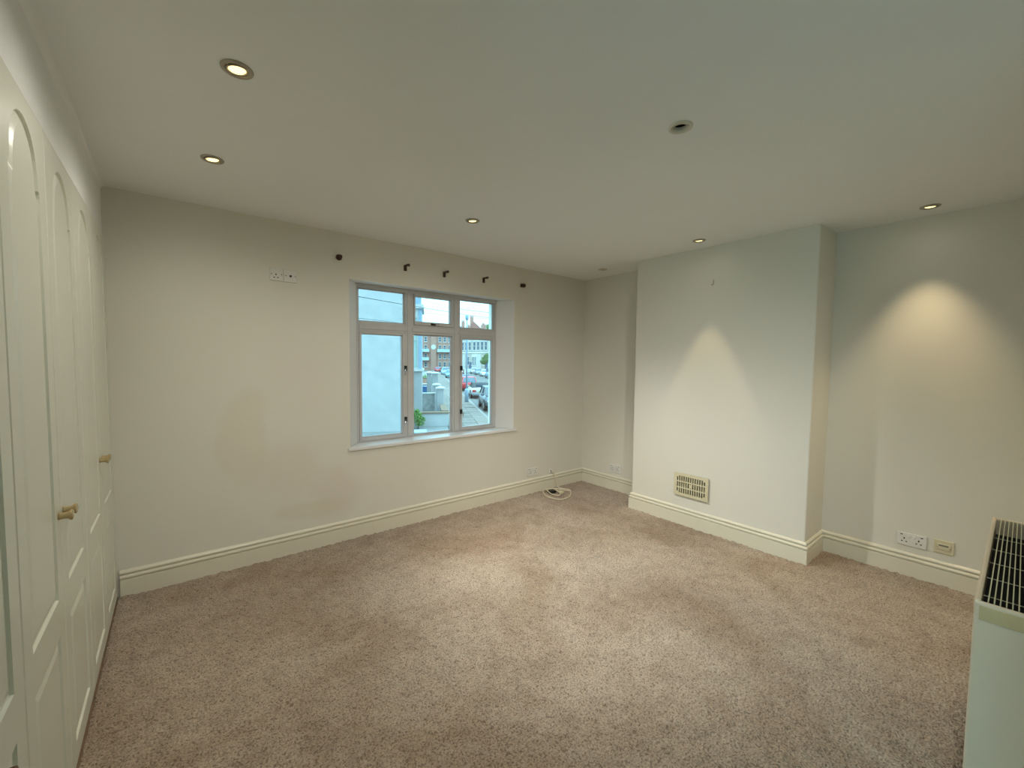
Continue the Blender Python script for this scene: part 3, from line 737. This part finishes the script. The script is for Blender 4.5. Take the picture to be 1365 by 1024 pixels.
# --- neighbour's white house with its bay
def neighbour():
    t = thing('white_house', 'white rendered house whose blank side wall fills the left window panes', 'house')
    s0, c1 = 18.0, -.78
    b = sbox(s0, s0+11, -12, c1, G-.1, 9.0)
    obj('house_wall', b, m_rend, t)
    bs, be = 21.0, 23.6; bc = -.29
    w = sbox(bs, be, c1+.002, bc, G-.1, .93); obj('bay_base', w, m_rend, t)
    obj('bay_sill', sbox(bs-.10, be+.1, c1+.002, bc+.09, .932, 1.05), m_trimw, t)
    obj('bay_corner_post', sbox(bs, be, bc-.17, bc, 1.052, 4.0), m_pipe, t)
    fr = sbox(bs+.02, be, c1+.002, c1+.07, 1.052, 4.0); street_box(fr, bs+.02, be, bc-.23, bc-.172, 1.052, 4.0); street_box(fr, bs+.02, be, c1+.071, bc-.231, 1.052, 1.12); street_box(fr, bs+.02, be, c1+.071, bc-.231, 2.45, 2.53); street_box(fr, bs+.02, be, c1+.071, bc-.231, 3.55, 4.0)
    wn = obj('bay_window', fr, m_trimw, t)
    obj('pane', sbox(bs+.06, be-.1, c1+.071, bc-.231, 1.125, 3.54), mat('curtained_glass', (.44, .55, .52), .2, (.38, .50, .48), 3), wn)
    obj('bay_cornice', sbox(bs-.12, be+.1, c1+.002, bc+.1, 4.002, 4.2), m_trimw, t)
    obj('upper_post', sbox(bs+.02, be-.1, c1+.16, bc-.04, 4.202, 8.0), m_pipe, t)
    # patches of failing render on the side wall, proud edges
    for (x, z, w_, h_) in ((-1.02, 4.02, .14, .05), (-1.06, 3.66, .2, .10), (-1.0, 3.44, .12, .04), (-1.05, 3.2, .16, .05)):
        obj('render_patch', sbox(s0-.012, s0-.001, x-w_/2, x+w_/2, z-h_/2, z+h_/2), m_rend2, t)
neighbour()

# --- garden walls and piers along the pavement
def pier(s, c, h, label, w=.42):
    t = thing('gate_pier', label, 'pier', P(s, c, G), AZ, 'white gate piers along the pavement')
    obj('shaft', bx(-w/2, w/2, -w/2, w/2, -.05, h-.12), m_rend, t, bevel=.01)
    obj('plinth', bx(-w/2-.03, w/2+.03, -w/2-.03, w/2+.03, -.05, .16), m_rend, t)
    cp_ = bmesh.new(); W2 = w/2+.07
    a = [cp_.verts.new(q) for q in ((-W2, -W2, h-.119), (W2, -W2, h-.119), (W2, W2, h-.119), (-W2, W2, h-.119))]
    b = [cp_.verts.new(q) for q in ((-W2, -W2, h-.05), (W2, -W2, h-.05), (W2, W2, h-.05), (-W2, W2, h-.05))]
    tp = cp_.verts.new((0, 0, h+.03))
    cp_.faces.new(a)
    for i in range(4):
        cp_.faces.new((a[i], a[(i+1) % 4], b[(i+1) % 4], b[i])); cp_.faces.new((b[i], b[(i+1) % 4], tp))
    obj('cap', cp_, m_trimw, t)
pier(22.75, .66, 1.58, 'nearest white gate pier with pointed cap by the pavement', .36)
pier(24.4, .50, 1.66, 'white gate pier close behind the nearest one', .36)
pier(29.2, .48, 2.2, 'tall white gate pier farther up the pavement, right one of two', .40)
pier(30.4, .10, 2.2, 'tall white gate pier farther up the pavement, left one of two', .34)
def garden_wall(name, label, pieces, capped):
    t = thing(name, label, 'wall')
    for k, (s0, s1, c0, c1, h, m) in enumerate(pieces):
        obj('wall_body', sbox(s0, s1, c0, c1, G-.05, G+h), m, t)
        if capped: obj('coping', sbox(s0-.05, s1+.04, c0-.05, c1+.06, G+h+.001, G+h+.06), capped, t)
    return t
garden_wall('garden_wall', 'low white garden wall with tan coping in front of the white house', [(19.2, 19.45, -.62, .93, .56, m_rend)], m_tan)
garden_wall('garden_wall', 'low white wall with tan coping running along the pavement to the pier', [(19.53, 22.3, .66, .88, .60, m_rend)], m_tan)
garden_wall('garden_wall', 'weathered grey garden wall left of the nearest gate pier', [(23.0, 23.2, -.74, .36, 1.16, m_rend2)], m_trimw)
garden_wall('garden_wall', 'white garden wall farther back beside the tall piers', [(36.0, 36.2, -1.4, .1, .98, m_rend)], m_trimw)
garden_wall('garden_wall', 'brown brick garden wall in the distance left of the tall piers', [(41, 41.2, -2.2, .1, 1.3, m_brick)], m_tan)
# path edge and planter just below our window
obj_ = obj('path_kerb', sbox(12.9, 13.12, -2.4, 1.25, G-.04, G+.09), m_trimw); tag(obj_, 'white kerb edging crossing the front garden just below the window', 'kerb')
tag(obj('stone_planter', bx(-.34, .34, -.3, .3, -.04, .20), mat('blue_grey_stone', (.30, .36, .44), .85, (.25, .31, .38), 4), bevel=.02, loc=P(15.4, -.92)), 'blue grey stone planter box under the green bush', 'planter').rotation_euler = (0, 0, AZ)
q = atz(557, 581, G); bpy.data.objects['stone_planter'].location = q
b = bx(-.05, .05, -.05, .05, -.04, .9); tag(obj('gate_post', b, m_tan, loc=P(14.6, .95)), 'short tan post at the near edge of the pavement', 'post')

# --- leaves
def foliage(name, m, parent, spots, n, size, stuff=True):
    vs = []; fs = []
    for _ in range(n):
        cx, cyy, cz, r, rz = random.choice(spots)
        d = Vector((random.gauss(0, 1), random.gauss(0, 1), random.gauss(0, 1))).normalized()*(random.random()**.4)
        c = Vector((cx+d.x*r, cyy+d.y*r, cz+d.z*rz)); a = Vector((random.gauss(0, 1), random.gauss(0, 1), random.gauss(0, 1))).normalized()
        b_ = a.cross(Vector((random.gauss(0, 1), random.gauss(0, 1), random.gauss(0, 1)))).normalized(); l = size*random.uniform(.6, 1.3)
        i = len(vs); vs += [c-a*l, c+b_*l*.45, c+a*l, c-b_*l*.45]; fs.append((i, i+1, i+2, i+3))
    me = bpy.data.meshes.new(name); me.from_pydata(vs, [], fs); me.materials.append(m)
    o = bpy.data.objects.new(name, me); COL.objects.link(o); o.parent = parent
    if stuff: o['kind'] = 'stuff'
    return o
def tree(name, label, cat, loc, h, crown, n, size, m, trunk_r=.1):
    t = thing(name, label, cat, loc)
    tr = tube([(0, 0, -.1), (.03, 0, h*.4), (-.04, .05, h*.75)], [trunk_r, trunk_r*.75, trunk_r*.4], 8); obj('trunk', tr, m_bark, t, smooth=True)
    for _ in range(5):
        a = random.uniform(0, 6.28); cx = crown[0][3]*.6
        obj('branch', tube([(-.02, 0, h*.5), (cx*math.cos(a)*.5, cx*math.sin(a)*.5, h*.68), (cx*math.cos(a), cx*math.sin(a), h*.82)], [trunk_r*.45, trunk_r*.3, trunk_r*.12], 6), m_bark, t, smooth=True)
    foliage('foliage', m, t, crown, n, size); return t
q = atz(557, 571, G)
tree('bush', 'green leafy bush against the white house in the front garden', 'bush', (q.x, q.y, G), .6, [(0, 0, .42, .24, .34), (.12, 0, .34, .22, .26), (-.08, 0, .66, .18, .2)], 900, .05, m_leaf, .03)
q = atd(566.5, 515, 44)
tree('hedge', 'small dark green hedge in a front garden beyond the piers', 'hedge', (q.x, q.y, G), .9, [(-.5, 0, 1.0, .5, .55), (.1, 0, 1.0, .5, .55), (.6, 0, .9, .5, .5)], 900, .10, m_leaf, .04)
q = atd(647, 480, 98)
tree('street_tree', 'young green street tree in front of the white terrace', 'tree', (q.x, q.y, G), 4.2, [(0, 0, 3.4, 1.0, .9), (.5, 0, 4.2, .8, .8), (-.6, 0, 3.0, .8, .7)], 900, .22, m_leaf2, .09)
q = atd(651, 433, 150)
tree('tall_tree', 'tall olive green tree rising above the roofs at far right', 'tree', (q.x, q.y, G), 15, [(0, 0, 13.2, 2.6, 2.6), (1.8, 0, 11.5, 2.4, 2.4), (-1.4, 0, 11.0, 2.0, 2.0), (.6, 0, 15.2, 1.5, 1.4)], 1600, .38, m_leaf2, .22)

# --- buildings
def window_part(t, x, z, w, h, m=None, arch=False, yf=0):
    fr = bmesh.new(); f = .10
    a, b = yf-.10, yf+.04
    box(fr, x-w/2, x-w/2+f, a, b, z, z+h); box(fr, x+w/2-f, x+w/2, a, b, z, z+h)
    box(fr, x-w/2+f, x+w/2-f, a, b, z, z+f); box(fr, x-w/2+f, x+w/2-f, a, b, z+h-f*1.3, z+h); box(fr, x-w/2+f, x+w/2-f, a+.02, b, z+h*.5-.04, z+h*.5+.04)
    box(fr, x-w/2-.12, x+w/2+.12, a-.08, a-.001, z-.14, z)
    o = obj('window', fr, m or m_trimw, t)
    obj('pane', bx(x-w/2+f, x+w/2-f, b-.06, b-.03, z+f, z+h-f*1.3), m_pane, o)
    return o
def flats():
    t = thing('brick_flats', 'red brick block of flats with rows of white windows closing the street', 'building', P(150, -10, G), AZ)
    W, Hb = 24, 12.4
    obj('brick_wall', bx(0, W, .05, 9, -.3, Hb), m_brick, t)
    obj('parapet', bx(-.2, W+.2, -.25, .04, Hb-.4, Hb+.1), m_trimw, t)
    obj('roof', bx(-.3, W+.3, .041, 9.2, Hb+.11, Hb+.5), m_slate, t)
    for r in range(4):
        for c in range(14):
            x = .95+c*1.66
            if 10.7 < x < 13.2: continue
            window_part(t, x, 1.0+r*2.95, .95, 1.8)
    for r, (x0, x1) in ((1, (4, 10.4)), (2, (0, 10.5)), (2, (13.2, 23))):
        obj('balcony_slab', bx(x0, x1, -1.3, .04, .35+r*2.95, .55+r*2.95), m_trimw, t)
        obj('balcony_rail', bx(x0+.05, x1-.05, -1.28, -1.22, .551+r*2.95, 1.45+r*2.95), mat('pale_green_rail', (.36, .47, .46), .5), t)
    sh = bx(11.0, 12.9, -.6, .04, -.2, Hb-.5); obj('stair_tower', sh, m_brick, t)
    obj('porthole', lathe([(.0001, -.70), (.55, -.70), (.85, -.68), (.85, -.601)], 20, 'y', at=(11.95, 0, 8.0)), m_trimw, t)
flats()
A = atd(609, 500, 133); B = atd(674, 500, 117)
tdir = (B-A); tdir.z = 0; TL = tdir.length; TAZ = math.atan2(tdir.y, tdir.x); tdir.normalize()
def terrace(i, n, label):
    w = TL/n; o = A + tdir*(w*i); t = thing('terraced_house', label, 'house', (o.x, o.y, G), TAZ, 'terraced houses across the street')
    m = mat('pale_stock_brick', (.46, .38, .33), .9, (.39, .32, .28), 3)
    He = 10.4
    obj('front_wall', bx(.02, w-.02, 0, 8, -.3, He), m, t)
    obj('eaves', bx(.02, w-.02, -.35, -.002, He-.45, He+.02), m_trimw, t)
    rf = bmesh.new(); v = [rf.verts.new(q) for q in ((.0, -.4, He+.03), (w, -.4, He+.03), (w, 4, He+2.5), (0, 4, He+2.5), (w, 8.3, He+.03), (0, 8.3, He+.03))]
    for f in ((0, 1, 2, 3), (3, 2, 4, 5), (1, 4, 2), (0, 3, 5), (0, 5, 4, 1)): rf.faces.new([v[k] for k in f])
    obj('roof', rf, m_slate, t)
    obj('party_wall', bx(.0, .25, -.5, 8.2, He-.2, He+.9), m_brick, t)
    ch = bx(.3, 1.3, 3.3, 4.6, He+1.2, He+4.0); c_ = obj('chimney', ch, m_brick, t)
    for k in range(3): obj('chimney_pot', lathe([(.14, He+4.001), (.12, He+4.5), (.10, He+4.5), (.10, He+4.3)], 10, at=(.8, 3.55+k*.4, 0), caps=False), m_red, c_)
    obj('string_course', bx(.05, w-.05, -.16, -.001, 5.55, 5.9), m_trimw, t)
    for x in (w*.16, w*.40, w*.64, w*.87):
        window_part(t, x, 6.4, 1.15, 2.6); obj('window_surround', bx(x-.85, x+.85, -.13, -.101, 9.05, 9.45), m_trimw, t)
    # two-storey bay below
    bw = w*.5; bb = bmesh.new(); pts = [(.5, 0), (1.2, -1.1), (bw-.3, -1.1), (bw+.4, 0)]
    lo_ = [bb.verts.new((x, y, -.3)) for x, y in pts]; hi = [bb.verts.new((x, y, 5.2)) for x, y in pts]
    bb.faces.new(lo_); bb.faces.new(hi)
    for k in range(4): bb.faces.new((lo_[k], lo_[(k+1) % 4], hi[(k+1) % 4], hi[k]))
    by = obj('bay', bb, m_trimw, t)
    for k in range(3):
        x = 1.2+(bw-1.5)*(k+.5)/3; window_part(t, x, 1.9, (bw-1.5)/3-.15, 2.6, yf=-1.16)
    window_part(t, w*.76, 2.0, 1.2, 2.5); obj('door', bx(w*.9-.55, w*.9+.55, -.1, -.001, .5, 2.9), mat('dark_blue_door', (.06, .09, .16), .4), t)
    obj('front_wall_low', bx(.1, w-.1, -3.0, -2.75, -.2, .9), m_trimw, t)
lab = ['pale brick terraced house at the left end of the terrace', 'pale brick terraced house with white bay in the middle of the terrace', 'pale brick terraced house at the right end behind the street tree']
for i in range(3): terrace(i, 3, lab[i])
def gable_house():
    q = atd(628, 470, 175); yw = math.atan2(q.x, q.y)
    t = thing('red_gabled_house', 'red roofed house with gable and chimneys above the terrace', 'house', (q.x, q.y, G), -yw)
    z0 = 14.6
    obj('house_wall', bx(-6, 5.5, 0, 8, -.3, z0), m_brick, t)
    g = bmesh.new(); v = [g.verts.new(p_) for p_ in ((-2.8, -.1, z0-.4), (7.2, -.1, z0-.4), (.9, -.1, z0+5.2), (-2.8, 8, z0-.4), (7.2, 8, z0-.4), (.9, 8, z0+5.2))]
    for f in ((0, 1, 2), (3, 5, 4), (0, 2, 5, 3), (1, 4, 5, 2), (0, 3, 4, 1)): g.faces.new([v[k] for k in f])
    obj('gable_roof', g, m_red, t)
    r2 = bmesh.new(); v = [r2.verts.new(p_) for p_ in ((-6.4, -.3, z0), (-2.81, -.3, z0), (-2.81, 4, z0+3.4), (-6.4, 4, z0+3.4), (-2.81, 8, z0), (-6.4, 8, z0))]
    for f in ((0, 1, 2, 3), (3, 2, 4, 5), (0, 3, 5), (1, 4, 2)): r2.faces.new([v[k] for k in f])
    obj('side_roof', r2, m_slate, t)
    for x, zz in ((-3.4, z0+5.0), (.2, z0+7.0)):
        c_ = obj('chimney', bx(x-.7, x+.7, 2, 3.2, z0, zz), m_brick, t)
        for k in range(3): obj('chimney_pot', lathe([(.2, zz+.001), (.16, zz+.8), (.1, zz+.8), (.1, zz+.5)], 8, at=(x-.45+k*.45, 2.6, 0), caps=False), m_red, c_)
gable_house()

# --- cars
def car(label, s, c, paint, facing, kind='hatch', cat='car', soft=None):
    """facing -1: front towards us. local x = forward"""
    hd = U*facing; t = thing('parked_car', label, cat, P(s, c, G-.115), math.atan2(hd.y, hd.x), 'cars parked in the street')
    ST = {'hatch': dict(L=4.1, W=1.72, belt=.93, roof=1.46, cab=(-1.95, -1.45, .55, 1.25)),
          'suv': dict(L=4.5, W=1.85, belt=1.08, roof=1.75, cab=(-2.15, -1.8, .55, 1.25)),
          'saloon': dict(L=4.4, W=1.76, belt=.92, roof=1.42, cab=(-1.75, -1.0, .40, 1.20)),
          'roadster': dict(L=4.0, W=1.75, belt=.88, roof=1.30, cab=(-1.45, -.95, -.05, .75)),
          'van': dict(L=4.8, W=1.9, belt=1.15, roof=1.95, cab=(-2.35, -2.25, 1.0, 1.7))}[kind]
    Lh, Wh = ST['L']/2, ST['W']/2; belt = ST['belt']
    st = [(-Lh, .80, .42, belt*.72), (-Lh+.06, .90, .30, belt*.92), (-Lh+.35, .97, .22, belt), (-.9, 1.0, .2, belt), (.6, 1.0, .2, belt), (1.15, 1.0, .2, belt*.985), (Lh-.5, .97, .22, belt*.90), (Lh-.1, .90, .27, belt*.78), (Lh, .78, .36, belt*.60)]
    def loft(st_, name, m, par, smooth=True):
        bm = bmesh.new(); rows = []
        for x, w, z0, z1 in st_:
            y = w*Wh; h = z1-z0
            sec = [(-y*.82, z0), (-y*.97, z0+h*.18), (-y, z0+h*.5), (-y*.96, z0+h*.85), (-y*.80, z1), (0, z1+.035), (y*.80, z1), (y*.96, z0+h*.85), (y, z0+h*.5), (y*.97, z0+h*.18), (y*.82, z0)]
            rows.append([bm.verts.new((x, a, b_)) for a, b_ in sec])
        for a, b_ in zip(rows, rows[1:]):
            for k in range(len(a)): bm.faces.new((a[k], a[(k+1) % len(a)], b_[(k+1) % len(a)], b_[k]))
        bm.faces.new(rows[0]); bm.faces.new(rows[-1])
        return obj(name, bm, m, par, smooth=smooth)
    body = loft(st, 'body', paint, t)
    x0, x1, x2, x3 = ST['cab']; R = ST['roof']; ww = Wh*.90; rw = Wh*.70
    cabn = bmesh.new()
    lo_ = [cabn.verts.new(q) for q in ((x0, -ww*.9, belt-.02), (x3, -ww*.92, belt-.02), (x3, ww*.92, belt-.02), (x0, ww*.9, belt-.02))]
    hi = [cabn.verts.new(q) for q in ((x1, -rw, R-.05), (x2, -rw, R-.05), (x2, rw, R-.05), (x1, rw, R-.05))]
    cabn.faces.new(lo_); cabn.faces.new(hi)
    for i in range(4): cabn.faces.new((lo_[i], lo_[(i+1) % 4], hi[(i+1) % 4], hi[i]))
    gl = obj('windows', cabn, m_pane if not soft else soft, t, bevel=.03)
    rf = bmesh.new(); a = [rf.verts.new(q) for q in ((x1-.03, -rw-.02, R-.06), (x2+.05, -rw-.02, R-.06), (x2+.05, rw+.02, R-.06), (x1-.03, rw+.02, R-.06))]
    b_ = [rf.verts.new(q) for q in ((x1+.12, -rw*.8, R), (x2-.12, -rw*.8, R), (x2-.12, rw*.8, R), (x1+.12, rw*.8, R))]
    rf.faces.new(a); rf.faces.new(b_)
    for i in range(4): rf.faces.new((a[i], a[(i+1) % 4], b_[(i+1) % 4], b_[i]))
    obj('roof', rf, soft or paint, t, smooth=False, bevel=.02)
    if soft:   # soft top keeps a glazed rear window and windscreen
        obj('rear_window', bx(x0+.10, x0+.16, -rw*.7, rw*.7, belt+.06, belt+.26), m_pane, t)
    pl = bmesh.new()
    for sx in (-1, 1):
        for (xa, xb) in ((x0, x1), (x3, x2)): 
            pl_ = tube([(xa, sx*ww*.91, belt), (xb, sx*rw*1.01, R-.05)], .045, 6, pl)
        tube([((x1+x2)/2-.1, sx*ww*.93, belt), ((x1+x2)/2-.1, sx*rw*1.01, R-.05)], .04, 6, pl)
    obj('pillars', pl, soft or paint, t)
    for sx in (-1, 1):
        for xw in (-Lh+.75, Lh-.80):
            wh = obj('wheel', lathe([(.18, -.11), (.30, -.11), (.32, -.08), (.32, .08), (.30, .11), (.18, .11)], 20, 'y', at=(xw, sx*(Wh-.10), .32)), m_tyre, t)
            obj('rim', lathe([(.0001, sx*.125), (.06, sx*.125), (.19, sx*.115), (.20, sx*.10)], 14, 'y', at=(xw, sx*(Wh-.10), .32), caps=False), m_alloy, wh)
            obj('wheel_arch', lathe([(.0001, -.02), (.38, -.02), (.38, .02), (.0001, .02)], 20, 'y', at=(xw, sx*(Wh-.015), .34)), m_tyre, t)
        obj('headlight', bx(Lh-.30, Lh-.055, sx*Wh*.66-.17, sx*Wh*.66+.17, belt*.60, belt*.76), mat('headlight_glass', (.60, .64, .66), .15), t, bevel=.03)
        obj('tail_light', bx(-Lh-.01, -Lh+.22, sx*Wh*.70-.16, sx*Wh*.70+.16, belt*.62, belt*.84), mat('red_lens', (.50, .03, .025), .25), t, bevel=.03)
        obj('mirror', bx(x3-.28, x3-.10, sx*(Wh+.06)-.09, sx*(Wh+.06)+.09, belt, belt+.14), paint, t, bevel=.02)
    obj('number_plate', bx(Lh-.01, Lh+.012, -.26, .26, .40, .51), mat('plate_white', (.60, .60, .56), .5), t)
    obj('number_plate', bx(-Lh-.012, -Lh+.01, -.26, .26, .50, .61), mat('plate_yellow', (.55, .42, .06), .5), t)
    obj('grille', bx(Lh-.06, Lh+.006, -.45, .45, .52 if belt > .9 else .50, .60), m_tyre, t)
    return t
def paint(n, c): return mat('car_paint_'+n, c, .22, tuple(x*.95 for x in c), 3)
CROW = 4.25
car('dark grey car facing us, nearest in the row of parked cars', 26.9, CROW+.02, paint('dark_grey', (.085, .10, .125)), -1, 'hatch')
car('silver soft top car showing its tail lights behind the dark grey car', 36.0, CROW+.1, paint('silver', (.42, .44, .46)), 1, 'roadster', soft=mat('black_soft_top', (.05, .055, .06), .8))
car('red car parked beyond the silver soft top', 45.2, CROW, paint('red', (.50, .035, .045)), 1, 'hatch')
car('dark violet blue car parked behind the red one', 52.0, CROW-.02, paint('violet', (.12, .12, .24)), 1, 'hatch')
car('white car parked behind the dark violet one', 58.5, CROW, paint('white', (.58, .60, .61)), 1, 'suv')
car('teal blue car at the right edge of the middle pane', 80.0, CROW-.1, paint('teal', (.13, .27, .32)), -1, 'hatch')
car('large pale blue car seen between the pier and the teal car', 97.0, CROW-.3, paint('pale_blue', (.25, .36, .43)), -1, 'suv')
car('distant pinkish red car at the end of the near pavement', 124.0, 2.75, paint('pink_red', (.48, .06, .10)), 1, 'hatch')
car('blue van parked on the far side at the right edge', 77.0, 11.7, paint('van_blue', (.16, .27, .42)), -1, 'van', 'van')
car('white saloon on the far side left of the blue van', 87.5, 11.8, paint('white', (.58, .60, .61)), -1, 'saloon')
car('grey blue car on the far side behind the white saloon', 98.0, 11.8, paint('grey_blue', (.22, .27, .34)), -1, 'hatch')
car('silver car farthest along the far side', 109.0, 11.8, paint('silver', (.42, .44, .46)), -1, 'hatch')

# --- lamp post, wires, bin
q = atz(622, 536.3, G)
t = thing('lamp_post', 'slim blue grey lamp post with thick base at the kerb', 'lamp post', (q.x, q.y, G), AZ)
obj('base', lathe([(.14, -.05), (.14, .85), (.12, .95), (.07, 1.0)], 16), m_pipe, t, smooth=True)
obj('pole', lathe([(.06, .98), (.05, 4.5), (.04, 5.9)], 12), m_pipe, t, smooth=True)
obj('lantern', lathe([(.05, 5.901), (.11, 5.96), (.13, 6.2), (.10, 6.26), (.0001, 6.28)], 12), m_pipe, t, smooth=True)
q = atd(566, 520, 32.5)
t = thing('wheelie_bin', 'small blue bin in the front garden behind the grey wall', 'bin', (q.x, q.y, G), AZ)
obj('body', bx(-.24, .24, -.28, .28, .05, .95), mat('blue_plastic', (.04, .12, .28), .5), t, bevel=.03)
obj('lid', bx(-.27, .27, -.31, .31, .951, 1.02), mat('blue_plastic', (.04, .12, .28), .5), t, bevel=.02)
for sx in (-.18, .18): obj('wheel', lathe([(.0001, -.03), (.1, -.03), (.1, .03), (.0001, .03)], 12, 'x', at=(sx, .28, .1)), m_tyre, t)
WIRES = [([(470, 394, 13), (536, 405.6, 16), (553, 408.4, 17), (600, 416.2, 20), (640, 422.4, 24), (668, 424, 27)], .011, 'thickest black telephone wire slanting across all the top panes'),
         ([(556, 396.5, 25), (600, 410, 28), (660, 417.8, 33)], .008, 'thin telephone wire high in the middle and right top panes'),
         ([(553, 415.5, 26), (600, 420.6, 30), (640, 424.4, 34), (668, 423, 36)], .008, 'thin telephone wire just below the thickest one'),
         ([(470, 423.4, 14), (512, 428, 16), (560, 434, 18), (600, 436, 21)], .007, 'lowest thin telephone wire across the left top pane'),
         ([(600, 409, 40), (623, 413.2, 42), (668, 418.3, 46)], .012, 'thin telephone wire in the right top pane above the roofs')]
for pts, r, lb in WIRES:
    o = obj('telephone_wire', tube(spline([atd(u, v, dd) for u, v, dd in pts], 8), r, 6), m_wire, smooth=True)
    tag(o, lb, 'wire', 'overhead telephone wires')
